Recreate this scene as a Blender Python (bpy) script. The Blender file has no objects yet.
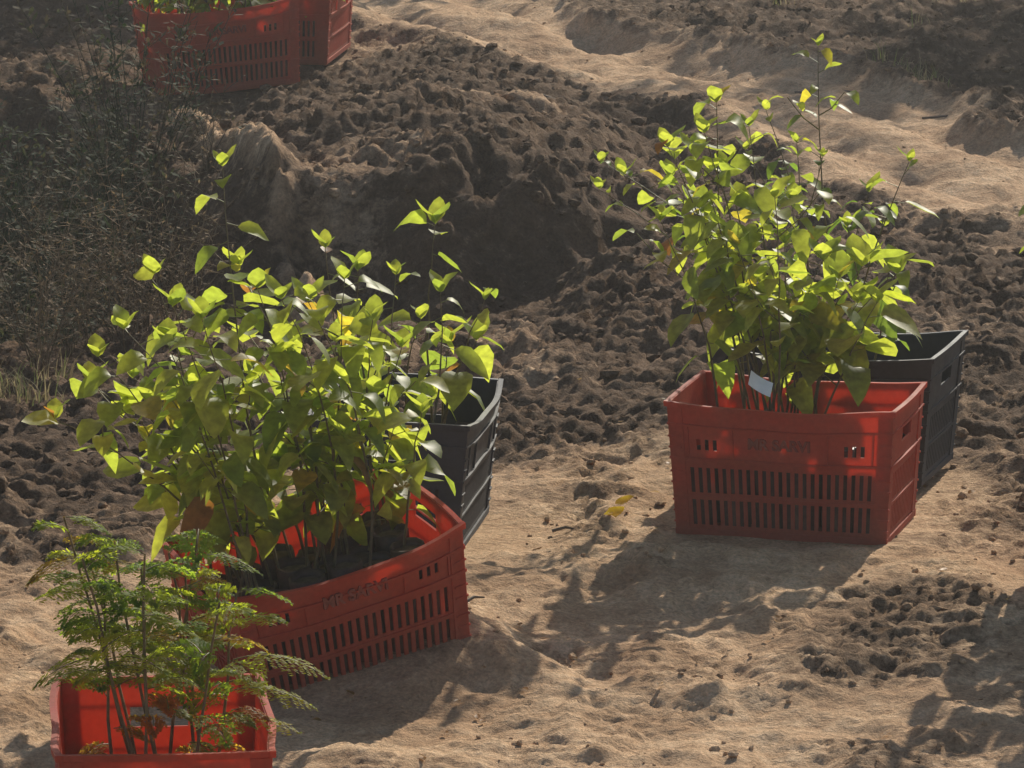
import bpy, math, random
import numpy as np
from mathutils import Vector, Matrix, Euler
R = math.radians
random.seed(7); np.random.seed(7)
scene = bpy.context.scene
SUN_EL, SUN_AZ = 28.0, 18.0      # azimuth from +Y towards +X

# ---------------------------------------------------------------- numpy noise
_perm = np.random.RandomState(3).permutation(256)
_perm = np.concatenate([_perm, _perm, _perm])
_ang = np.random.RandomState(4).rand(256) * 2 * math.pi
def _h(ix, iy, s=0):
    return _perm[(_perm[(ix + s * 17) & 255] + iy) & 255]
def perlin(x, y, s=0):
    ix = np.floor(x).astype(int); iy = np.floor(y).astype(int)
    fx = x - ix; fy = y - iy
    u = fx**3 * (fx * (fx * 6 - 15) + 10); v = fy**3 * (fy * (fy * 6 - 15) + 10)
    def g(a, b):
        t = _ang[_h(ix + a, iy + b, s)]
        return np.cos(t) * (fx - a) + np.sin(t) * (fy - b)
    n0 = g(0, 0) * (1 - u) + g(1, 0) * u
    n1 = g(0, 1) * (1 - u) + g(1, 1) * u
    return (n0 * (1 - v) + n1 * v) * 1.5
def fbm(x, y, o=4, s=0):
    r = 0; a = 1.0; t = 0
    for k in range(o):
        r = r + a * perlin(x * 2**k + 13.7 * k, y * 2**k - 7.1 * k, s + k); t += a; a *= .5
    return r / t
def billow(x, y, o=3, s=0):
    r = 0; a = 1.0; t = 0
    for k in range(o):
        r = r + a * np.abs(perlin(x * 2.1**k + 3.7 * k, y * 2.1**k - 5.1 * k, s + k)); t += a; a *= .6
    return r / t
_r1 = np.random.RandomState(8).rand(256); _r2 = np.random.RandomState(9).rand(256); _r3 = np.random.RandomState(10).rand(256)
def clods(x, y, s=0):
    ix = np.floor(x).astype(int); iy = np.floor(y).astype(int)
    best = np.zeros_like(x)
    for a in (-1, 0, 1):
        for b in (-1, 0, 1):
            h = _h(ix + a, iy + b, s)
            cx = ix + a + _r1[h]; cy = iy + b + _r2[h]
            rad = .35 + .5 * _r3[h]
            d = ((x - cx)**2 + (y - cy)**2) / rad**2
            best = np.maximum(best, np.clip(1 - d, 0, 1)**.6 * rad)
    return best
def sst(a, b, x):
    t = np.clip((x - a) / (b - a), 0, 1); return t * t * (3 - 2 * t)
def seg_d(X, Y, ax, ay, bx, by):
    vx, vy = bx - ax, by - ay
    t = np.clip(((X - ax) * vx + (Y - ay) * vy) / (vx * vx + vy * vy), 0, 1)
    return np.hypot(X - ax - t * vx, Y - ay - t * vy), t

def terrain(X, Y):
    """returns z, sand mask, tilled mask (beyond the track also painted tree shade)"""
    wob = fbm(X * 1.3, Y * 1.3, 3, 20)
    wl = fbm(X * .5, Y * .5, 2, 23)
    d = Y - (20.9 - 2.3 * X) + wl * .8
    dn = d + wob * .7
    near = sst(12.0, 13.1, Y + wob * 1.1 + np.clip(-X - .4, 0, 1) * .9 - np.clip(X - .2, 0, .6) * .9)
    till = near * sst(-.8, -1.6, dn)
    till = np.maximum(till, .75 * sst(.8, 1.3, X + wob * .5) * sst(11.3, 12.4, Y) * sst(-.8, -1.6, dn))
    till = np.maximum(till, .7 * sst(.45, .12, np.hypot(X - .85, (Y - 11.1) * .6) + wob * .35))
    till = np.maximum(till, .85 * sst(.8, 1.3, dn))  # dark soil past the track, with tree shade painted into its colour
    till = np.maximum(till, .5 * sst(.05, .40, fbm(X * 2.3 + 9, Y * 1.7, 4, 97)) * sst(13.5, 12.5, Y))
    far = sst(60, 30, np.hypot(X, Y - 15))
    till = till * far
    z = fbm(X * .55, Y * .55, 3, 1) * .10 * sst(9, 14, Y) + fbm(X * 2.2, Y * 2.2, 3, 5) * .03
    wx = X + fbm(X * 7, Y * 7, 3, 30) * .10; wy = Y + fbm(X * 7, Y * 7, 3, 33) * .10
    amp = (0.45 + .85 * np.clip(fbm(X * 1.5, Y * 1.5, 3, 50) + .5, 0, 1.3))
    cl = clods(wx * 5, wy * 5, 1) * .034 + clods(wx * 11, wy * 11, 2) * .032 + clods(wx * 21, wy * 21, 3) * .026 + clods(wx * 42, wy * 42, 6) * .016
    cl = cl * amp
    cl = cl + billow(X * 9, Y * 9, 5, 40) * .045 + fbm(X * 3.5, Y * 3.5, 3, 43) * .04 - .012
    z = z + till * (cl - .01)
    # trodden sand: shallow prints, drag lines down the track, crumbs
    al = (X * .28 + Y * .96); ac = (X * .96 - Y * .28)
    sm = (fbm(X * 5, Y * 5, 5, 60) * .024 - clods(wx * 7, wy * 4.5, 9) * .016
          + fbm(ac * 12, al * 3.0, 3, 62) * .008
          + clods(wx * 34, wy * 34, 12) * .010 * sst(-.2, .3, fbm(X * 2.5, Y * 2.5, 2, 70)) + billow(X * 30, Y * 30, 3, 66) * .006)
    z = z + (1 - till) * sm
    for o in (-.55, .5):
        z = z - .03 * np.exp(-((d - o) / .2)**2)
    z = z + .04 * np.exp(-((d + 1.15) / .3)**2) + .06 * np.exp(-((dn - 1.2) / .25)**2)
    n2 = fbm(X * 2.0, Y * 2.0, 4, 80)
    edge = 16.0 + .40 * n2 + .25 * X
    bank = sst(-1.0, -.65, X) * sst(.5, -.1, X + .3 * n2)
    z = z + bank * .25 * (sst(edge - .45, edge + .15, Y) * sst(19.3, 16.6, Y)) - bank * .12 * np.exp(-((Y - edge + .75) / .5)**2)
    n3 = fbm(X * 6.0, Y * 6.0, 3, 85)
    ditch_edge = np.interp(Y, [13.6, 14.3, 15.4, 17, 18.5, 20.5], [-2.6, -1.2, -.80, -.98, -1.26, -2.6]) + .10 * n2 + .05 * n3
    ins = sst(.0, -.18, X - ditch_edge)
    z = z - ins * .9 * sst(19.0, 18.0, Y)
    rd, rt = seg_d(X, Y, -.57, 15.3, -1.10, 18.4)
    crest = np.exp(-((rd + .08 * n2 + .04 * n3) / .055)**2) * sst(18.8, 18, Y)
    z = z + .10 * crest - .10 * np.exp(-(rd / .3)**2) * sst(-1.0, -.6, X)
    cx, cy = -.37, 10.82
    ca, sa = math.cos(R(25)), math.sin(R(25))
    lx = (X - cx) * ca + (Y - cy) * sa; ly = -(X - cx) * sa + (Y - cy) * ca
    m = sst(.46 , .25, np.abs(lx) + .05 * n3) * sst(.40, .17, np.abs(ly) + .05 * n3)
    z = z * (1 - m) + m * ((np.minimum(lx, .26) + .25) * math.tan(R(11)) + ly * math.tan(R(8)) + .012 + sm * .4)
    for (sx, sy, rx) in ((.63, 12.17, .42), (.78, 12.68, .42), (-.25, 12.08, .4), (-.613, 9.27, .4), (1.42, 11.6, .45), (-1.03, 19.35, .45), (-.80, 20.0, .35)):
        q = sst(rx, rx * .6, np.hypot(X - sx, Y - sy)); z = z * (1 - q) + q * (-.004 + (z) * .15)
    z = z * np.where(np.hypot(X, Y - 15) > 60, .3, 1)
    sand = np.clip(1 - till, 0, 1) * (.60 + .40 * sst(-.4, .4, fbm(X * 1.9, Y * 1.9, 4, 90)))
    sand = np.maximum(sand, till * .32 * sst(.1, .5, fbm(X * 1.1 + 4, Y * 1.1, 3, 95)))
    sand = sand * (1 - .95 * ins)
    sand = np.maximum(sand, .6 * crest)
    sand = np.where(dn > 1.2, sand * .5, sand)  # colour darkened again past the track, part of the painted tree shade
    return z, sand, till
def gz(x, y):
    return float(terrain(np.array([float(x)]), np.array([float(y)]))[0][0])

# ---------------------------------------------------------------- materials
def new_mat(name):
    m = bpy.data.materials.new(name); m.use_nodes = True
    nt = m.node_tree; nt.nodes.clear(); return m, nt
def N(nt, t, **k):
    n = nt.nodes.new(t)
    for a, b in k.items():
        if a in n.inputs: n.inputs[a].default_value = b
        else: setattr(n, a, b)
    return n
def ramp(nt, fac, stops):
    r = nt.nodes.new('ShaderNodeValToRGB')
    e = r.color_ramp.elements
    while len(e) < len(stops): e.new(.5)
    for i, (p, c) in enumerate(stops):
        e[i].position = p; e[i].color = (*c, 1) if len(c) == 3 else c
    nt.links.new(fac, r.inputs[0]); return r.outputs[0]
def mixc(nt, f, a, b, bt='MIX'):
    m = nt.nodes.new('ShaderNodeMix'); m.data_type = 'RGBA'; m.blend_type = bt
    for s, v in ((0, f), (6, a), (7, b)):
        if isinstance(v, (int, float)): m.inputs[s].default_value = v
        elif isinstance(v, tuple): m.inputs[s].default_value = (*v, 1)
        else: nt.links.new(v, m.inputs[s])
    return m.outputs[2]

def soil_mat():
    m, nt = new_mat("soil"); L = nt.links.new
    geo = N(nt, 'ShaderNodeTexCoord')
    at = N(nt, 'ShaderNodeAttribute', attribute_name='Col')
    sep = N(nt, 'ShaderNodeSeparateColor'); L(at.outputs['Color'], sep.inputs[0])
    def noise(sc, det=6, ro=.6):
        n = N(nt, 'ShaderNodeTexNoise', Scale=sc, Detail=det, Roughness=ro); L(geo.outputs['Object'], n.inputs['Vector']); return n.outputs['Fac']
    n1 = noise(3.0); n2 = noise(22.0, 7, .7); n3 = noise(110., 3, .7); n4 = noise(.9, 3)
    sand = ramp(nt, n2, [(.25, (.42, .245, .135)), (.5, (.70, .465, .28)), (.75, (.86, .62, .40))])
    sand = mixc(nt, ramp(nt, n1, [(.38, (0, 0, 0)), (.62, (.75,) * 3)]), sand, (.40, .235, .13))
    dark = ramp(nt, n2, [(.25, (.055, .032, .019)), (.55, (.135, .082, .049)), (.8, (.28, .18, .108))])
    dark = mixc(nt, ramp(nt, n4, [(.42, (0, 0, 0)), (.65, (.5,) * 3)]), dark, (.22, .135, .08))
    ad = N(nt, 'ShaderNodeMath', operation='MULTIPLY_ADD'); L(n2, ad.inputs[0]); ad.inputs[1].default_value = .9
    L(sep.outputs[0], ad.inputs[2])
    mk = ramp(nt, ad.outputs[0], [(.55, (0, 0, 0)), (1.0, (1, 1, 1))])
    col = mixc(nt, mk, dark, sand)
    grain = ramp(nt, n3, [(.3, (.65, .65, .65)), (.7, (1.25, 1.25, 1.25))])
    col = mixc(nt, 1.0, col, grain, 'MULTIPLY')
    b = N(nt, 'ShaderNodeBsdfPrincipled', Roughness=.95); L(col, b.inputs['Base Color'])
    b.inputs['Specular IOR Level'].default_value = .1
    bp = N(nt, 'ShaderNodeBump', Strength=1., Distance=.018); L(n2, bp.inputs['Height'])
    bp2 = N(nt, 'ShaderNodeBump', Strength=.9, Distance=.004); L(n3, bp2.inputs['Height']); L(bp.outputs[0], bp2.inputs['Normal'])
    L(bp2.outputs[0], b.inputs['Normal'])
    o = N(nt, 'ShaderNodeOutputMaterial'); L(b.outputs[0], o.inputs[0]); return m

def plastic_mat(name, col, trans, tf, rough=.45, dust=(.40, .22, .14), dustamt=.5):
    m, nt = new_mat(name); L = nt.links.new
    tc = N(nt, 'ShaderNodeTexCoord')
    n = N(nt, 'ShaderNodeTexNoise', Scale=9., Detail=6., Roughness=.65); L(tc.outputs['Object'], n.inputs['Vector'])
    n2 = N(nt, 'ShaderNodeTexNoise', Scale=90., Detail=4.); L(tc.outputs['Object'], n2.inputs['Vector'])
    sx = N(nt, 'ShaderNodeSeparateXYZ'); L(tc.outputs['Object'], sx.inputs[0])
    mr = N(nt, 'ShaderNodeMapRange'); L(sx.outputs[2], mr.inputs[0])
    for i, v in ((1, .0), (2, .16), (3, .35), (4, 0.)): mr.inputs[i].default_value = v
    a = N(nt, 'ShaderNodeMath', operation='ADD'); L(n.outputs[0], a.inputs[0]); L(mr.outputs[0], a.inputs[1])
    df = ramp(nt, a.outputs[0], [(.40, (dustamt * .2,) * 3), (.9, (dustamt,) * 3)])
    c = mixc(nt, df, col, dust)
    c = mixc(nt, 1., c, ramp(nt, n2.outputs[0], [(.3, (.8,) * 3), (.7, (1.1,) * 3)]), 'MULTIPLY')
    b = N(nt, 'ShaderNodeBsdfPrincipled'); L(c, b.inputs['Base Color'])
    L(ramp(nt, a.outputs[0], [(.3, (rough,) * 3), (.8, (.8,) * 3)]), b.inputs['Roughness'])
    b.inputs['Specular IOR Level'].default_value = .4
    bp = N(nt, 'ShaderNodeBump', Strength=.25, Distance=.002); L(n2.outputs[0], bp.inputs['Height']); L(bp.outputs[0], b.inputs['Normal'])
    o = N(nt, 'ShaderNodeOutputMaterial')
    if tf > 0:
        t = N(nt, 'ShaderNodeBsdfTranslucent'); t.inputs[0].default_value = (*trans, 1)
        mx = N(nt, 'ShaderNodeMixShader'); mx.inputs[0].default_value = tf
        L(b.outputs[0], mx.inputs[1]); L(t.outputs[0], mx.inputs[2]); L(mx.outputs[0], o.inputs[0])
    else: L(b.outputs[0], o.inputs[0])
    return m

def leaf_mat(name, tf=.5, rough=.38, tboost=(4.6, 3.9, 1.5), spec=.35):
    m, nt = new_mat(name); L = nt.links.new
    at = N(nt, 'ShaderNodeAttribute', attribute_name='Col')
    tc = N(nt, 'ShaderNodeTexCoord')
    n = N(nt, 'ShaderNodeTexNoise', Scale=60., Detail=2.); L(tc.outputs['Object'], n.inputs['Vector'])
    c = mixc(nt, 1., at.outputs['Color'], ramp(nt, n.outputs[0], [(.3, (.75,) * 3), (.7, (1.2,) * 3)]), 'MULTIPLY')
    b = N(nt, 'ShaderNodeBsdfPrincipled', Roughness=rough); L(c, b.inputs['Base Color'])
    b.inputs['Specular IOR Level'].default_value = spec
    t = N(nt, 'ShaderNodeBsdfTranslucent'); L(mixc(nt, 1., c, tboost, 'MULTIPLY'), t.inputs[0])
    mx = N(nt, 'ShaderNodeMixShader'); mx.inputs[0].default_value = tf
    o = N(nt, 'ShaderNodeOutputMaterial')
    L(b.outputs[0], mx.inputs[1]); L(t.outputs[0], mx.inputs[2]); L(mx.outputs[0], o.inputs[0]); return m
def plain_mat(name, col, rough=.8, var=.3, sc=20):
    m, nt = new_mat(name); L = nt.links.new
    tc = N(nt, 'ShaderNodeTexCoord')
    n = N(nt, 'ShaderNodeTexNoise', Scale=float(sc), Detail=5.); L(tc.outputs['Object'], n.inputs['Vector'])
    c = mixc(nt, 1., col, ramp(nt, n.outputs[0], [(.3, (1 - var,) * 3), (.7, (1 + var,) * 3)]), 'MULTIPLY')
    b = N(nt, 'ShaderNodeBsdfPrincipled', Roughness=rough); L(c, b.inputs['Base Color'])
    o = N(nt, 'ShaderNodeOutputMaterial'); L(b.outputs[0], o.inputs[0]); return m

M_soil = soil_mat()
M_red = plastic_mat("red_plastic", (.50, .068, .034), (.95, .22, .12), .40, rough=.4, dustamt=.5)
M_redtext = plastic_mat("red_plastic_raised", (.27, .035, .022), (.8, .08, .04), .1, dustamt=.3)
M_black = plastic_mat("black_plastic", (.018, .022, .034), (0, 0, 0), 0, dust=(.14, .13, .13), dustamt=.3)
M_bag = plastic_mat("black_polythene", (.02, .02, .022), (0, 0, 0), 0, rough=.35, dustamt=.5)
M_potsoil = plain_mat("potting_soil", (.10, .065, .045), .95, .5, 60)
M_leaf = leaf_mat("leaf_green", .6, .48)
M_fern = leaf_mat("fern_leaf", .6, .6, spec=.1)
M_dry = leaf_mat("dry_grass", .3, .8, (1.4, 1.4, 1.2), .1)
M_bark = plain_mat("bark", (.13, .10, .075), .9, .4, 30)
M_tag = plain_mat("white_tag", (.8, .8, .8), .6, .08, 40)

# ---------------------------------------------------------------- mesh builder
class MB:
    def __init__(s): s.v = []; s.f = []; s.c = []; s.m = []
    def add(s, vs, fs, col=(1, 1, 1), mi=0):
        o = len(s.v); s.v += [tuple(p) for p in vs]; s.c += [col] * len(vs)
        s.f += [tuple(i + o for i in f) for f in fs]; s.m += [mi] * len(fs)
    def box(s, x0, x1, y0, y1, z0, z1, nx=1, ny=1, mi=0):
        vs = []; fs = []
        for i in range(nx + 1):
            for j in range(ny + 1):
                x = x0 + (x1 - x0) * i / nx; y = y0 + (y1 - y0) * j / ny
                vs += [(x, y, z0), (x, y, z1)]
        I = lambda i, j, k: (i * (ny + 1) + j) * 2 + k
        for i in range(nx):
            for j in range(ny):
                fs += [(I(i, j, 0), I(i, j + 1, 0), I(i + 1, j + 1, 0), I(i + 1, j, 0)), (I(i, j, 1), I(i + 1, j, 1), I(i + 1, j + 1, 1), I(i, j + 1, 1))]
            fs += [(I(i, 0, 0), I(i + 1, 0, 0), I(i + 1, 0, 1), I(i, 0, 1)), (I(i + 1, ny, 0), I(i, ny, 0), I(i, ny, 1), I(i + 1, ny, 1))]
        for j in range(ny):
            fs += [(I(0, j + 1, 0), I(0, j, 0), I(0, j, 1), I(0, j + 1, 1)), (I(nx, j, 0), I(nx, j + 1, 0), I(nx, j + 1, 1), I(nx, j, 1))]
        s.add(vs, fs, mi=mi)
    def tube(s, pts, rad, n=5, col=(1, 1, 1), mi=0):
        vs = []; fs = []
        for k, p in enumerate(pts):
            p = Vector(p); q = Vector(pts[min(k + 1, len(pts) - 1)]); o = Vector(pts[max(k - 1, 0)])
            t = (q - o); t = t.normalized() if t.length > 1e-6 else Vector((0, 0, 1))
            a = t.orthogonal().normalized() if abs(t.x) > .9 else t.cross(Vector((1, 0, 0))).normalized()
            b = t.cross(a)
            r = rad[k] if isinstance(rad, (list, tuple)) else rad
            for i in range(n):
                g = 2 * math.pi * i / n; vs.append(p + (a * math.cos(g) + b * math.sin(g)) * r)
        for k in range(len(pts) - 1):
            for i in range(n):
                j = (i + 1) % n; fs.append((k * n + i, k * n + j, (k + 1) * n + j, (k + 1) * n + i))
        s.add(vs, fs, col, mi)
    def obj(s, name, mats, smooth=True, parent=None):
        me = bpy.data.meshes.new(name); me.from_pydata(s.v, [], s.f); me.update()
        for m in mats: me.materials.append(m)
        me.polygons.foreach_set('material_index', s.m)
        ca = me.color_attributes.new('Col', 'FLOAT_COLOR', 'POINT')
        arr = np.ones((len(s.v), 4), dtype=np.float32); arr[:, :3] = np.array(s.c, dtype=np.float32)
        ca.data.foreach_set('color', arr.ravel())
        if smooth: me.polygons.foreach_set('use_smooth', [True] * len(s.f))
        o = bpy.data.objects.new(name, me); scene.collection.objects.link(o)
        if parent: o.parent = parent
        return o

# ---------------------------------------------------------------- ground
def axis(dense, lo, hi, grow=1.35):
    a = list(dense); st = a[1] - a[0]; x = a[0]; L_ = []
    while x > lo: st *= grow; x -= st; L_.append(x)
    st = a[-1] - a[-2]; x = a[-1]; H_ = []
    while x < hi: st *= grow; x += st; H_.append(x)
    return np.array(L_[::-1] + a + H_)
ys = [9.2]
while ys[-1] < 22.6: ys.append(ys[-1] + .0085 * (ys[-1] / 10)**1.6)
xa = axis(np.arange(-2.2, 2.2, .0095), -500, 500); ya = axis(ys, -200, 900)
XX, YY = np.meshgrid(xa, ya)
Z, SA, TI = terrain(XX.ravel(), YY.ravel())
nx, ny = len(xa), len(ya)
co = np.stack([XX.ravel(), YY.ravel(), Z], 1).astype(np.float32)
idx = np.arange(nx * ny).reshape(ny, nx)
q = np.stack([idx[:-1, :-1], idx[:-1, 1:], idx[1:, 1:], idx[1:, :-1]], -1).reshape(-1, 4).astype(np.int32)
me = bpy.data.meshes.new("ground")
me.vertices.add(len(co)); me.vertices.foreach_set('co', co.ravel())
me.loops.add(q.size); me.loops.foreach_set('vertex_index', q.ravel())
me.polygons.add(len(q)); me.polygons.foreach_set('loop_start', np.arange(0, q.size, 4, dtype=np.int32))
me.polygons.foreach_set('loop_total', np.full(len(q), 4, dtype=np.int32))
me.polygons.foreach_set('use_smooth', np.ones(len(q), dtype=bool))
me.update(calc_edges=True); me.validate()
ca = me.color_attributes.new('Col', 'FLOAT_COLOR', 'POINT')
arr = np.ones((len(co), 4), dtype=np.float32); arr[:, 0] = SA; arr[:, 1] = TI; arr[:, 2] = 0
ca.data.foreach_set('color', arr.ravel())
me.materials.append(M_soil)
ground = bpy.data.objects.new("ground", me); scene.collection.objects.link(ground)

def clod_mesh():
    mb = MB(); rnd = random.Random(5)
    P = []
    while len(P) < 6500:
        x = rnd.uniform(-1.9, 1.9); y = 9.8 + 11.5 * rnd.random()**1.2
        P.append((x, y))
    PX = np.array([p[0] for p in P]); PY = np.array([p[1] for p in P]); z, sa, ti = terrain(PX, PY)
    ico = [(-.53, 0, .85), (.53, 0, .85), (-.53, 0, -.85), (.53, 0, -.85), (0, .85, .53), (0, .85, -.53), (0, -.85, .53), (0, -.85, -.53), (.85, .53, 0), (-.85, .53, 0), (.85, -.53, 0), (-.85, -.53, 0)]
    fc = [(0, 1, 4), (0, 4, 9), (9, 4, 5), (4, 8, 5), (4, 1, 8), (8, 1, 10), (8, 10, 3), (5, 8, 3), (5, 3, 2), (2, 3, 7), (7, 3, 10), (7, 10, 6), (7, 6, 11), (11, 6, 0), (0, 6, 1), (6, 10, 1), (9, 11, 0), (9, 2, 11), (9, 5, 2), (7, 11, 2)]
    for k in range(len(P)):
        t = ti[k]
        if rnd.random() > .15 + .85 * t: continue
        r = (.003 + .006 * rnd.random()**2) + t * .022 * rnd.random()**4
        sq = (rnd.uniform(.7, 1.3), rnd.uniform(.7, 1.3), rnd.uniform(.5, .8))
        a = rnd.random() * 6.28
        vs = []
        for v in ico:
            j = rnd.uniform(.7, 1.2)
            x, y, zz = v[0] * sq[0] * j * r, v[1] * sq[1] * j * r, v[2] * sq[2] * j * r
            vs.append((P[k][0] + x * math.cos(a) - y * math.sin(a), P[k][1] + x * math.sin(a) + y * math.cos(a), z[k] + zz + r * .25))
        mb.add(vs, fc, (float(sa[k]) * .9 + .1, 0, 0))
    return mb.obj("soil_clods", [M_soil], smooth=False)
clod_mesh()

# ---------------------------------------------------------------- crates
def panel(mb, us, zs, solid, plane, d0, d1):
    nu, nz = len(us) - 1, len(zs) - 1
    P = lambda u, z, d: (u, d, z) if plane == 'x' else (d, u, z)
    vs = [P(u, z, d) for d in (d0, d1) for z in zs for u in us]
    I = lambda i, j, k: k * (nu + 1) * (nz + 1) + j * (nu + 1) + i
    fs = []
    S = lambda i, j: 0 <= i < nu and 0 <= j < nz and solid(i, j)
    for i in range(nu):
        for j in range(nz):
            if not S(i, j): continue
            fs += [(I(i, j, 0), I(i + 1, j, 0), I(i + 1, j + 1, 0), I(i, j + 1, 0)), (I(i, j, 1), I(i, j + 1, 1), I(i + 1, j + 1, 1), I(i + 1, j, 1))]
            if not S(i - 1, j): fs.append((I(i, j, 0), I(i, j + 1, 0), I(i, j + 1, 1), I(i, j, 1)))
            if not S(i + 1, j): fs.append((I(i + 1, j, 0), I(i + 1, j, 1), I(i + 1, j + 1, 1), I(i + 1, j + 1, 0)))
            if not S(i, j - 1): fs.append((I(i, j, 0), I(i, j, 1), I(i + 1, j, 1), I(i + 1, j, 0)))
            if not S(i, j + 1): fs.append((I(i, j + 1, 0), I(i + 1, j + 1, 0), I(i + 1, j + 1, 1), I(i, j + 1, 1)))
    mb.add(vs, fs)

def make_crate(loc, yaw, roll=0, pitch=0, mat=M_red, W=.53, D=.355, H=.31, bags=.2, text=True, bow=.008, sag=.02, seed=0):
    rnd = random.Random(seed)
    root = bpy.data.objects.new("plastic_crate", None); scene.collection.objects.link(root); root.empty_display_size = .2
    hx, hy, t = W / 2, D / 2, .0045
    mb = MB()
    def slots(h, edge=.04):
        us = [-h, -h + edge]; op = []; gap = .0095
        u = -h + edge; n = int((2 * h - 2 * edge + gap) / .0185); pitch_ = (2 * h - 2 * edge + gap) / n
        for k in range(n):
            us.append(u + pitch_ - gap); op.append(len(us) - 2)
            if k < n - 1: us.append(u + pitch_)
            u += pitch_
        us.append(h)
        return us, op
    zs = [.0, .030, .088, .104, .162, .190, .204, .230, .262, H]
    us, op = slots(hx)
    def solid_long(i, j):
        um = (us[i] + us[i + 1]) / 2
        if i in op:
            if j in (1, 3): return False
            if j == 6: return not (.135 < abs(um) < .20)
        return True
    for sgn in (-1, 1):
        panel(mb, us, zs, solid_long, 'x', sgn * (hy - t), sgn * hy)
    us2, op2 = slots(hy - t + .001, .045)
    zs2 = [.0, .030, .088, .104, .162, .190, .222, .258, H]
    def solid_short(i, j):
        um = (us2[i] + us2[i + 1]) / 2
        if i in op2 and j in (1, 3): return False
        if j == 6 and abs(um) < .055: return False
        return True
    for sgn in (-1, 1):
        panel(mb, us2, zs2, solid_short, 'y', sgn * (hx - t), sgn * hx)
    mb.box(-hx + t + .001, hx - t - .001, -hy + t + .001, hy - t - .001, .006, .011, 8, 6)
    def ring(z0, z1, p):
        for s in (-1, 1):
            y0, y1 = sorted((s * (hy - .002), s * (hy + p)))
            mb.box(-hx - p, hx + p, y0, y1, z0, z1, 16, 1)
            x0, x1 = sorted((s * (hx - .002), s * (hx + p - .0008)))
            mb.box(x0, x1, -hy + .0025, hy - .0025, z0 + .0005, z1 - .0005, 1, 8)
    ring(H - .010, H + .002, .009); ring(H - .052, H - .047, .006); ring(.1795, .1855, .006); ring(.0935, .0985, .004); ring(.004, .020, .005)
    for sx in (-1, 1):
        for sy in (-1, 1):
            x0, x1 = sorted((sx * (hx + .0035), sx * (hx - .030))); y0, y1 = sorted((sy * (hy - .0025), sy * (hy + .0035)))
            mb.box(x0, x1, y0, y1, .003, H - .011)
            x0, x1 = sorted((sx * (hx - .0025), sx * (hx + .0033))); y0, y1 = sorted((sy * (hy + .0033), sy * (hy - .035)))
            mb.box(x0, x1, y0, y1, .0035, H - .0115)
            for zz in (.035, .06, .085, .125, .15, .205, .23):
                x0, x1 = sorted((sx * (hx + .006), sx * (hx - .024))); y0, y1 = sorted((sy * (hy + .001), sy * (hy + .0065)))
                mb.box(x0, x1, y0, y1, zz, zz + .004)
    for s in (-1, 1):
        for xx in (-.11, .11, -.215, .215):
            y0, y1 = sorted((s * (hy - .001), s * (hy + .0045)))
            mb.box(xx - .0018, xx + .0018, y0, y1, .187, H - .0525)
    tx, ty = rnd.uniform(-.006, .006), rnd.uniform(-.006, .006)
    wv = rnd.uniform(0, 6)
    def deform(p):
        x, y, z = p; k = z / H; s = .925 + .075 * k
        w = 1 - min(1, (x / hx)**2); w2 = 1 - min(1, (y / hy)**2)
        if abs(y) > hy - .012: y += math.copysign(bow * w * k, y) + .003 * k * math.sin(x * 17 + wv)
        if abs(x) > hx - .012: x += math.copysign(bow * .5 * w2 * k, x)
        z2 = z - (sag * w * max(0, k - .5) * 2 * (1 if abs(y) > hy - .02 else 0)) + .0015 * math.sin(x * 23 + y * 9 + wv) * k
        return (x * s + tx * k, y * s + ty * k, z2)
    mb.v = [deform(p) for p in mb.v]
    body = mb.obj("crate_body", [mat], smooth=False, parent=root)
    if text:
        cu = bpy.data.curves.new("crate_lettering", 'FONT'); cu.body = "MR SARVI"; cu.size = .034; cu.extrude = .0025; cu.align_x = 'CENTER'; cu.offset = .0010
        to = bpy.data.objects.new("crate_lettering", cu); scene.collection.objects.link(to); to.parent = root
        to.location = (tx, (-hy - bow * .9 - .0005) * .985 + ty, .216 - sag * .4); to.rotation_euler = (R(90 + 2.4), 0, 0); cu.materials.append(M_redtext)
    if bags:
        bb = MB(); ncol, nrow = 6, 4
        for i in range(ncol):
            for j in range(nrow):
                cx = (-hx + .05) * .92 + (2 * hx - .1) * .92 * i / (ncol - 1) + rnd.uniform(-.005, .005)
                cy = (-hy + .045) * .92 + (2 * hy - .09) * .92 * j / (nrow - 1) + rnd.uniform(-.005, .005)
                hh = bags + rnd.uniform(-.03, .02); r = .036; n = 12
                vs = []; fs = []
                prof = [(r * .9, .013), (r * 1.03, hh * .3), (r, hh * .7), (r * 1.02, hh), (r * .93, hh + .004), (r * .9, hh - .015)]
                for (rr, z) in prof:
                    for a in range(n):
                        g = 6.283 * a / n; q = rr * (1 + rnd.uniform(-.06, .06)); vs.append((cx + q * math.cos(g), cy + q * math.sin(g), z + rnd.uniform(-.003, .003)))
                for k in range(len(prof) - 1):
                    for a in range(n): fs.append((k * n + a, k * n + (a + 1) % n, (k + 1) * n + (a + 1) % n, (k + 1) * n + a))
                bb.add(vs, fs)
                vs = [(cx + r * .91 * math.cos(6.283 * a / n), cy + r * .91 * math.sin(6.283 * a / n), hh - .012) for a in range(n)] + [(cx, cy, hh - .004)]
                bb.add(vs, [(a, (a + 1) % n, n) for a in range(n)], mi=1)
        bb.obj("nursery_bags", [M_bag, M_potsoil], parent=root)
    root.matrix_world = Matrix.Translation(loc) @ Matrix.Rotation(R(yaw), 4, 'Z') @ Matrix.Rotation(R(roll), 4, 'Y') @ Matrix.Rotation(R(pitch), 4, 'X')
    return root

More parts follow.
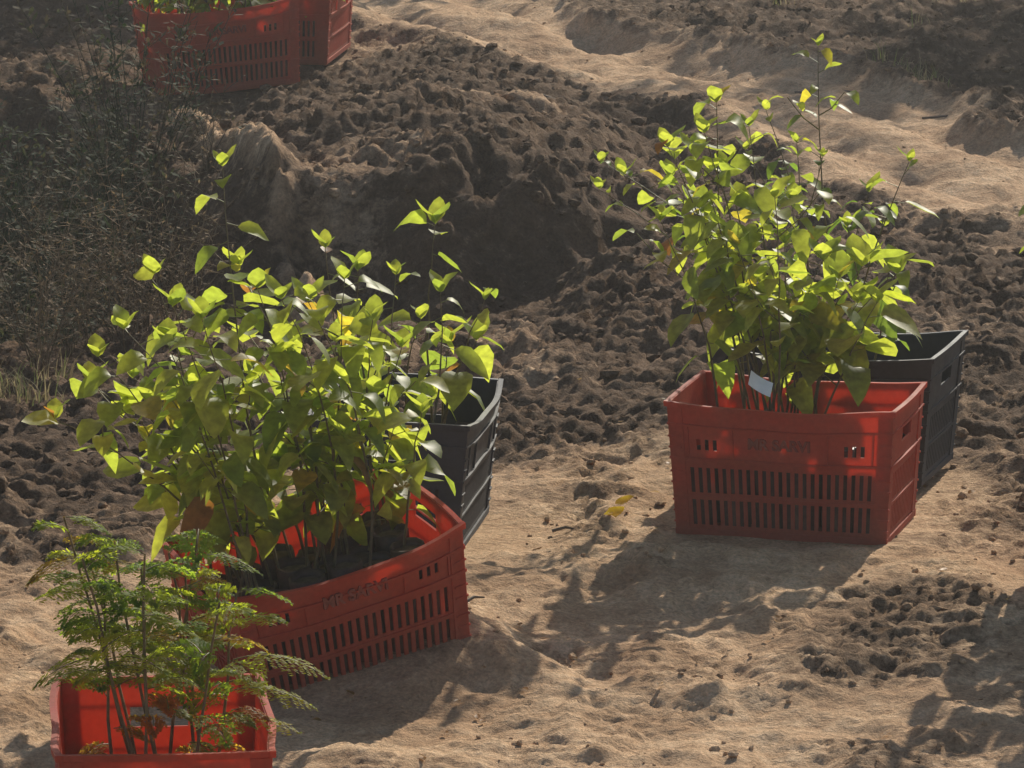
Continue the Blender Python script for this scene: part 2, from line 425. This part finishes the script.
c_right = make_crate((.645, 12.17, -.006), -15, 0, 0, M_red, seed=1, sag=.012, W=.51)
c_rblack = make_crate((.765, 12.72, .014), -17, 0, 0, M_black, text=False, seed=2, W=.52)
c_left = make_crate((-.365, 10.83, .020), 25, -12, 8, M_red, seed=3, bow=.02, sag=.022, H=.285, W=.50)
c_lblack = make_crate((-.255, 12.08, .0), -8 + 90, 0, 2, M_black, text=False, seed=4)
c_front = make_crate((-.605, 9.27, -.005), 5 + 90, 0, 0, M_red, text=False, seed=5, bags=.09)
c_far1 = make_crate((-1.03, 19.35, .0), 14, -5, 0, M_red, seed=6)
c_far2 = make_crate((-.80, 20.0, .02), 82, 0, 0, M_red, text=False, seed=7)
c_unseen = make_crate((1.42, 11.6, 0), -8, 0, 0, M_red, seed=8)  # unseen crate, added to cast shadow into the lower right

# ---------------------------------------------------------------- plants
def leaf(mb, p, d, up, L_, W_, droop, col, fold=.25):
    d = d.normalized(); s = d.cross(up)
    if s.length < 1e-4: s = Vector((1, 0, 0))
    s.normalize(); n = s.cross(d).normalized()
    prof = [(0, 0), (.10, .60), (.30, 1.), (.58, .95), (.82, .55), (1, 0)]
    vs = []; mid = []; lf = []; rt = []
    wv = random.uniform(-.25, .25)
    for (t, w) in prof:
        c = p + d * (L_ * (t - droop * .25 * t * t)) - Vector((0, 0, 1)) * (L_ * droop * t * t * .8) + n * (L_ * .04 * math.sin(t * 7 + wv * 9))
        mid.append(len(vs)); vs.append(c)
        if w > 0:
            ww = W_ * w * .5
            lf.append(len(vs)); vs.append(c + s * ww + n * ww * (fold + wv))
            rt.append(len(vs)); vs.append(c - s * ww + n * ww * (fold - wv))
    fs = [(mid[0], lf[0], mid[1]), (mid[0], mid[1], rt[0])]
    for k in range(3):
        fs += [(mid[k + 1], lf[k], lf[k + 1], mid[k + 2]), (mid[k + 1], mid[k + 2], rt[k + 1], rt[k])]
    fs += [(mid[4], lf[3], mid[5]), (mid[4], mid[5], rt[3])]
    mb.add(vs, fs, col, 0)

def leafcol(r, yel=.06, tone=0):
    q = r.random()
    if q < yel: return (.185 * r.uniform(.8, 1.1), .18 * r.uniform(.8, 1.1), .035)
    if q < yel + .01: return (.13, .07, .03)
    k = min(1, max(0, r.random() + tone))
    a, b = (.06, .115, .028), (.155, .20, .05)
    return tuple(a[i] * (1 - k) + b[i] * k for i in range(3))

def seedling(mb, r, base, tip, L_=.085, start=.3, gap=.035, yel=.06, tone=0, wr=.5, side=True, r0=.0035, droop=(.2, 1.1)):
    base, tip = Vector(base), Vector(tip)
    H = (tip - base).length
    perp = Vector((r.uniform(-1, 1), r.uniform(-1, 1), 0)) * H * .07
    n = 9; pts = []
    for k in range(n + 1):
        t = k / n
        p = base.lerp(tip, t); ho = (tip - base); ho.z = 0
        p = p - ho * (t * (1 - t)) * .9 + perp * math.sin(t * math.pi) + Vector((r.uniform(-1, 1), r.uniform(-1, 1), 0)) * .003
        pts.append(p)
    mb.tube(pts, [r0 * (1 - .75 * k / n) for k in range(n + 1)], 5, (.13, .11, .06), 1)
    ang = r.random() * 6.28; t = start + r.uniform(-.05, .05)
    while t <= 1.0:
        k = min(n - 1, int(t * n)); p = pts[k].lerp(pts[k + 1], t * n - k)
        ang += 2.4 + r.uniform(-.4, .4)
        if side and r.random() < .22 and t < .85:
            q = p + Vector((math.cos(ang), math.sin(ang), .4 + r.random() * .6)) * r.uniform(.05, .12)
            mid = p.lerp(q, .5) - Vector((0, 0, .01))
            mb.tube([p, mid, q], [.0018, .0015, .001], 4, (.15, .14, .06), 1)
            for m in range(4):
                a2 = ang + m * 1.9; pp = p.lerp(q, .4 + .2 * m)
                dd = Vector((math.cos(a2), math.sin(a2), .1))
                ll = L_ * r.uniform(.6, 1.)
                leaf(mb, pp + dd * .008, dd, Vector((0, 0, 1)), ll, ll * wr * r.uniform(.85, 1.15), r.uniform(*droop), leafcol(r, yel, tone))
        else:
            el = r.uniform(-.35, .4) + (.5 if t > .92 else 0)
            d = Vector((math.cos(ang), math.sin(ang), el))
            pe = p + d.normalized() * r.uniform(.012, .035)
            mb.tube([p, pe], [.0012, .0009], 3, (.16, .17, .06), 1)
            sz = (.7 + .4 * math.sin(min(1, t) * math.pi * .9)) * r.uniform(.65, 1.2)
            ll = L_ * sz
            leaf(mb, pe, d, Vector((0, 0, 1)) + Vector((r.uniform(-.8, .8), r.uniform(-.8, .8), 0)), ll, ll * wr * r.uniform(.85, 1.15), r.uniform(*droop), leafcol(r, yel, tone))
        t += gap / H * r.uniform(.7, 1.3)
    for m in range(3):
        a2 = ang + 2.1 * m
        d = Vector((math.cos(a2) * .6, math.sin(a2) * .6, .8)); ll = L_ * r.uniform(.4, .8)
        leaf(mb, pts[-1], d, Vector((math.cos(a2), math.sin(a2), -.3)) * -1, ll, ll * wr, .1, leafcol(r, .02, .4))
M_stem = leaf_mat("stem", .15, .6)

def inside(r, root, z):
    m = root.matrix_world
    return m @ Vector((r.uniform(-.2, .2), r.uniform(-.12, .12), z))
def near_base(r, root, z, X):
    best = None
    for _ in range(8):
        b = inside(r, root, z)
        if best is None or abs(b.x - X) < abs(best.x - X): best = b
    return best
bpy.context.view_layer.update()

r = random.Random(21); mb = MB()
for (x, z, L_) in [(.46, .96, .085), (.43, .90, .09), (.53, .90, .085), (.35, .87, .09), (.36, .78, .09), (.41, .84, .09), (.58, .78, .085), (.48, .80, .095), (.33, .70, .085), (.63, .72, .085),
                   (.42, .72, .095), (.50, .66, .095), (.62, .62, .09), (.70, .60, .11), (.79, .58, .12), (.87, .56, .12), (.74, .55, .12), (.82, .51, .12), (.57, .54, .10), (.66, .48, .11), (.46, .58, .09), (.78, .50, .12)]:
    b = near_base(r, c_right, .19, .3 * x + .42)
    big = x > .68
    seedling(mb, r, b, (x, b.y + r.uniform(-.12, .12), z), L_, .40 if not big else .45, .034 if not big else .042, yel=.05 if not big else .12, tone=.4, wr=.56 if not big else .66)
mb.obj("seedling_plants", [M_leaf, M_stem])
r = random.Random(22); mb = MB()
for (x, z, L_, st) in [(.71, 1.02, .07, .80), (.92, .76, .08, .6), (.66, .80, .06, .5), (.60, .84, .065, .5), (.21, .74, .08, .6), (.26, .70, .075, .6), (.84, .66, .08, .5), (.72, .78, .065, .5), (.78, .6, .09, .4), (.55, .76, .07, .4), (.20, .68, .07, .7), (.88, .5, .09, .4)]:
    b = near_base(r, c_rblack, .19, .3 * x + .52)
    seedling(mb, r, b, (x, b.y + r.uniform(-.1, .1), z), L_, st, .034, yel=.03, tone=0, wr=.48)
mb.obj("seedling_plants", [M_leaf, M_stem])

r = random.Random(31); mb = MB()
tips = [(-.90, .56), (-.84, .60), (-.82, .66), (-.77, .72), (-.72, .79), (-.68, .70), (-.66, .80), (-.60, .78), (-.55, .82), (-.50, .80), (-.45, .80), (-.40, .78), (-.34, .78), (-.28, .72), (-.22, .66),
        (-.36, .64), (-.47, .66), (-.55, .64), (-.64, .60), (-.72, .56), (-.50, .54), (-.40, .54), (-.27, .56), (-.18, .54), (-.33, .50), (-.24, .48), (-.58, .50), (-.66, .50), (-.76, .60)]
for (x, z) in tips:
    b = near_base(r, c_left, .18, -.38 + (x + .45) * .6)
    low = z < .62
    seedling(mb, r, b, (x, b.y + (r.uniform(-.20, .04) if low else r.uniform(-.18, .18)), z), .088, .30, .031, yel=.09, tone=.3, wr=.6)
b = near_base(r, c_left, .18, -.45)
seedling(mb, r, b, (-.575, b.y, 1.03), .085, .68, .035, yel=.0, tone=.4, side=False, wr=.55)
mb.obj("seedling_plants", [M_leaf, M_stem])
r = random.Random(33); mb = MB()
for (x, z, L_, st) in [(-.17, .70, .12, .88), (-.155, .58, .09, .5), (-.06, .55, .08, .7), (-.08, .44, .125, .55), (-.20, .50, .10, .4), (-.26, .60, .09, .3), (-.34, .62, .09, .3), (-.42, .64, .09, .35), (-.14, .42, .12, .4)]:
    b = near_base(r, c_lblack, .19, x * .6 - .1)
    seedling(mb, r, b, (x, b.y - .05 + r.uniform(-.1, .1), z), L_, st, .038, yel=.03, tone=.3, wr=.54, side=False)
mb.obj("seedling_plants", [M_leaf, M_stem])
r = random.Random(35); mb = MB()
for k in range(24):
    b = inside(r, c_unseen, .19); seedling(mb, r, b, (b.x + r.uniform(-.15, .3), b.y + r.uniform(-.15, .15), r.uniform(.5, .95)), .1, .3, .03, wr=.6)
mb.obj("seedling_plants", [M_leaf, M_stem])  # foliage of the unseen crate, added to fill out its shadow
r = random.Random(36); mb = MB()
for c in (c_far1, c_far2):
    for k in range(24):
        b = inside(r, c, .19); seedling(mb, r, b, (b.x + r.uniform(-.15, .12), b.y + r.uniform(-.15, .1), r.uniform(.36, .6)), .08, .25, .03, tone=.1, wr=.55)
mb.obj("seedling_plants", [M_leaf, M_stem])

def frond(mb, r, p, d, L_, col):
    n = 12; pts = []
    d = d.normalized()
    for k in range(n + 1):
        t = k / n; pts.append(p + d * L_ * t + Vector((0, 0, -1)) * L_ * .5 * t * t)
    mb.tube(pts, [.0012 * (1 - .6 * k / n) for k in range(n + 1)], 3, (.14, .13, .05), 1)
    for k in range(2, n + 1):
        t = k / n; ax = (pts[k] - pts[k - 1]).normalized(); s = ax.cross(Vector((0, 0, 1))).normalized()
        pl = L_ * .32 * math.sin(math.pi * min(1, .18 + t * .80)) * r.uniform(.8, 1.1)
        for sg in (-1, 1):
            dd = (s * sg + ax * .45 + Vector((0, 0, r.uniform(-.25, .1)))).normalized()
            m = max(4, int(pl / .0048))
            for j in range(m):
                q = pts[k] + dd * pl * (j + 1) / m + Vector((0, 0, -1)) * pl * .2 * (j / m)**2
                for s2 in (-1, 1):
                    e = (ax * s2 + dd * .35).normalized(); ll = .0085 * (1 - .5 * j / m) * r.uniform(.8, 1.2); w = .0021
                    tilt = Vector((0, 0, r.uniform(-.6, .6) * ll))
                    mb.add([q - dd * w, q + e * ll * .5 - dd * w * 1.2 + tilt * .5, q + e * ll + tilt, q + e * ll * .5 + dd * w * 1.2 + tilt * .5, q + dd * w], [(0, 1, 2, 3, 4)], col, 0)
r = random.Random(41); mb = MB()
for (x, z) in [(-.76, .68), (-.73, .63), (-.68, .64), (-.62, .63), (-.55, .60), (-.70, .57), (-.64, .58), (-.50, .55), (-.57, .53), (-.48, .50), (-.74, .56), (-.60, .56)]:
    m = c_front.matrix_world
    b = m @ Vector((r.uniform(-.2, .2), r.uniform(-.1, .1), .08)); b.x = b.x * .6 + (x + .03) * .4
    tip = Vector((x, b.y + r.uniform(-.1, .1), z)); pts = [b.lerp(tip, k / 6) + Vector((r.uniform(-1, 1), r.uniform(-1, 1), 0)) * .006 for k in range(7)]
    mb.tube(pts, [.0038 - .0003 * k for k in range(7)], 5, (.16, .12, .07), 1)
    a = r.random() * 6.28
    for k in range(10):
        t = .58 + .42 * k / 9; p = b.lerp(tip, t); a += 2.4
        k2 = r.random(); col = (.08 + .08 * k2, .14 + .06 * k2, .025) if r.random() > .1 else (.17, .14, .03)
        frond(mb, r, p, Vector((math.cos(a), math.sin(a) * .8, r.uniform(.1, .9))), r.uniform(.07, .135), col)
for (px, pz, dx) in [(-.48, .42, .9), (-.5, .36, .8), (-.52, .30, .6)]:
    frond(mb, r, Vector((px, 9.2, pz)), Vector((dx, 0, .3)), .17, (.14, .18, .03))
for k in range(26):
    p = c_front.matrix_world @ Vector((r.uniform(-.22, .02), r.uniform(-.14, .10), r.uniform(.18, .36)))
    a = r.random() * 6.28
    frond(mb, r, p, Vector((math.cos(a), math.sin(a), .3)), .07, r.choice([(.19, .14, .03), (.2, .10, .03), (.13, .16, .03)]))
mb.obj("feathery_seedlings", [M_fern, M_stem])

mb = MB()
vs = []
for i in range(5):
    for j in range(3):
        vs.append(((i - 2) * .014, -.004 * (i - 2)**2 * .5 + .004 * j, (j - 1) * .018 - .003 * i))
mb.add(vs, [(i * 3 + j, (i + 1) * 3 + j, (i + 1) * 3 + j + 1, i * 3 + j + 1) for i in range(4) for j in range(2)])
tg = mb.obj("plant_label", [M_tag]); tg.location = (.553, 12.0, .362); tg.rotation_euler = (R(-25), R(20), R(6))

# ---------------------------------------------------------------- scrub and grass
def scrub(name, spots, r, hmin, hmax, leafn, cols, spread=.5, leafL=.018, stems=9, thick=.0028):
    mb = MB()
    for (x, y) in spots:
        z = gz(x, y)
        for k in range(stems):
            a = r.random() * 6.28; h = r.uniform(hmin, hmax); ln = r.uniform(.1, spread)
            pts = [Vector((x + math.cos(a) * ln * h * (t / 5)**1.3 + r.uniform(-.01, .01), y + math.sin(a) * ln * h * (t / 5)**1.3, z - .02 + h * t / 5)) for t in range(6)]
            c = cols[r.randrange(len(cols))]
            mb.tube(pts, [thick * (1 - .14 * t) for t in range(6)], 3, tuple(v * .9 for v in c), 1)
            for m in range(leafn):
                t = r.uniform(.15, 1) * 4.99; q = pts[int(t)].lerp(pts[int(t) + 1], t - int(t))
                d = Vector((r.uniform(-1, 1), r.uniform(-1, 1), r.uniform(-.2, .9))).normalized()
                br = r.uniform(.02, .11)
                mb.tube([q, q + d * br], [.0010, .0006], 3, c, 1)
                for w in range(3):
                    e = (d + Vector((r.uniform(-1, 1), r.uniform(-1, 1), r.uniform(-.6, .6)))).normalized()
                    p0 = q + d * br * (.4 + .3 * w); ll = leafL * r.uniform(.6, 1.6); s = e.cross(Vector((0, 0, 1))) * ll * .28
                    mb.add([p0, p0 + e * ll * .5 + s, p0 + e * ll, p0 + e * ll * .5 - s], [(0, 1, 2, 3)], c, 0)
    return mb.obj(name, [M_dry, M_drystem])
M_drystem = leaf_mat("dry_stem", .0, .9, spec=.05)
r = random.Random(51)
sp = [(r.uniform(-2.3, -1.2), r.uniform(14.9, 18.2)) for _ in range(80)]
scrub("scrub_thicket", sp, r, .5, 1.1, 26, [(.055, .06, .032), (.03, .045, .02), (.11, .085, .05), (.06, .065, .032)], .5, .026)
sp = [(r.uniform(-1.3, -.85), r.uniform(14.1, 15.2)) for _ in range(22)] + [(r.uniform(-1.15, -.95), r.uniform(15.2, 17.5)) for _ in range(8)] + [(r.uniform(-1.5, -1.0), r.uniform(13.6, 14.3)) for _ in range(5)]
scrub("dry_brush", sp, r, .15, .5, 10, [(.26, .185, .115), (.14, .105, .065)], .9, .012, 7, .0020)
def grass(name, spots, r, h0, h1, n, cols):
    mb = MB()
    for (x, y) in spots:
        z = gz(x, y)
        for k in range(n):
            a = r.random() * 6.28; h = r.uniform(h0, h1); ln = r.uniform(.1, 1.1) * h; bx = x + r.gauss(0, .03); by = y + r.gauss(0, .03)
            c = cols[r.randrange(len(cols))]; w = r.uniform(.0012, .0028); vs = []
            sx, sy = -math.sin(a) * w, math.cos(a) * w
            for t in range(5):
                f = t / 4; cx = bx + math.cos(a) * ln * f * f; cy = by + math.sin(a) * ln * f * f; cz = z + h * (f - .35 * f * f * min(1, ln / h)); k2 = 1 - f * .9
                vs += [(cx + sx * k2, cy + sy * k2, cz), (cx - sx * k2, cy - sy * k2, cz)]
            mb.add(vs, [(2 * t, 2 * t + 1, 2 * t + 3, 2 * t + 2) for t in range(4)], c, 0)
    return mb.obj(name, [M_dry])
straw = [(.42, .34, .2), (.33, .27, .15), (.2, .22, .08), (.26, .2, .12)]
sp = [(r.uniform(-1.5, -1.12), r.uniform(13.2, 13.8)) for _ in range(20)]
sp += [(r.uniform(.9, 2.0), r.uniform(20.2, 22.5)) for _ in range(22)] + [(r.uniform(1.30, 1.5), r.uniform(19.2, 19.5)) for _ in range(8)]
sp += [(r.uniform(-.2, 2.0), r.uniform(22.0, 24)) for _ in range(30)]
grass("dry_grass", sp, r, .03, .11, 18, straw)

mb = MB(); r = random.Random(61)
for (x, y) in [(.205, 12.2), (.235, 12.26), (.215, 12.14)]:
    leaf(mb, Vector((x, y, gz(x, y) + .016)), Vector((1, r.uniform(-.8, .8), .3)), Vector((0, -.6, 1)), .045, .03, -.1, (.2, .18, .03))
for k in range(60):
    x, y = r.uniform(-.9, 1.1), r.uniform(10.0, 14)
    leaf(mb, Vector((x, y, gz(x, y) + .006)), Vector((r.uniform(-1, 1), r.uniform(-1, 1), .1)), Vector((0, 0, 1)), r.uniform(.015, .035), .012, 0, (.13, .09, .05))
mb.obj("fallen_leaves", [M_leaf])
mb = MB()
for (x, y, a, l) in [(.09, 12.05, .1, .06), (.15, 18.3, 2.2, .16), (.5, 14.5, .4, .1), (-.1, 11.2, .8, .06), (1.4, 18.6, .2, .3), (1.0, 19.3, -.15, .35)]:
    z = gz(x, y) + .012
    mb.tube([(x, y, z), (x + l * .5 * math.cos(a), y + l * .5 * math.sin(a), z + .008), (x + l * math.cos(a), y + l * math.sin(a), z + .002)], [.004, .0035, .002], 5, (.2, .14, .09))
mb.obj("fallen_twigs", [M_bark])

def tree(x, y, h, cr, seed):
    r = random.Random(seed); root = bpy.data.objects.new("tree", None); scene.collection.objects.link(root)
    z0 = gz(x, y); mb = MB()
    top = Vector((x + .3, y, z0 + h * .6)); pts = [Vector((x, y, z0 - .1)).lerp(top, k / 5) + Vector((r.uniform(-.06, .06), r.uniform(-.06, .06), 0)) for k in range(6)]
    mb.tube(pts, [.16 - .02 * k for k in range(6)], 10); lb = MB()
    for k in range(16):
        s = pts[2].lerp(pts[5], r.random()); a = r.random() * 6.28
        e = s + Vector((math.cos(a) * cr * r.uniform(.4, 1), math.sin(a) * cr * r.uniform(.4, 1), r.uniform(.1, .4) * h))
        m = s.lerp(e, .5) + Vector((0, 0, .15)); mb.tube([s, m, e], [.05, .03, .01], 6)
        for q in range(110):
            c = m.lerp(e, r.uniform(0, 1.15)) + Vector((r.gauss(0, .3), r.gauss(0, .3), r.gauss(0, .25)))
            leaf(lb, c, Vector((r.uniform(-1, 1), r.uniform(-1, 1), r.uniform(-.5, .5))), Vector((0, 0, 1)), .16, .09, .4, leafcol(r, .02, -.2))
    mb.obj("trunk_and_limbs", [M_bark], parent=root); lb.obj("crown", [M_leaf], parent=root)
tree(3.9, 26.2, 5.0, 1.3, 1); tree(2.3, 31.5, 4.6, 1.5, 2); tree(-.6, 25.6, 3.6, .9, 3)

# ---------------------------------------------------------------- haze volume added to imitate veiling glare
m, nt = new_mat("glare_haze")
vs_ = N(nt, 'ShaderNodeVolumeScatter', Density=.0018, Anisotropy=.72); vs_.inputs[0].default_value = (.96, .97, .98, 1)
o = N(nt, 'ShaderNodeOutputMaterial'); nt.links.new(vs_.outputs[0], o.inputs['Volume'])
mb = MB(); mb.box(-30, 30, -5, 45, -3, 9); hz = mb.obj("glare_haze", [m], smooth=False)

# ---------------------------------------------------------------- light, world, camera
w = bpy.data.worlds.new("World"); scene.world = w; w.use_nodes = True
nt = w.node_tree; bg = nt.nodes['Background']
sky = nt.nodes.new('ShaderNodeTexSky'); sky.sky_type = 'NISHITA'; sky.sun_disc = False
sky.sun_elevation = R(SUN_EL); sky.sun_rotation = R(SUN_AZ)
nt.links.new(sky.outputs[0], bg.inputs[0]); bg.inputs[1].default_value = .10
sl = bpy.data.lights.new("sun", 'SUN'); sl.energy = 5; sl.angle = R(.5); sl.color = (1, .93, .79)
so = bpy.data.objects.new("sun", sl); scene.collection.objects.link(so)
sd = Vector((math.sin(R(SUN_AZ)) * math.cos(R(SUN_EL)), math.cos(R(SUN_AZ)) * math.cos(R(SUN_EL)), math.sin(R(SUN_EL))))
so.rotation_euler = sd.to_track_quat('Z', 'Y').to_euler(); so.location = (3, 20, 10)
cam = bpy.data.cameras.new("camera"); cam.sensor_width = 36; cam.lens = 193.4; cam.clip_end = 3000
cobj = bpy.data.objects.new("camera", cam); scene.collection.objects.link(cobj)
cobj.location = (0, 0, 2.7); cobj.rotation_euler = (R(90 - 11.05), 0, 0); scene.camera = cobj
scene.view_settings.view_transform = 'Standard'; scene.view_settings.look = 'None'; scene.view_settings.exposure = 0
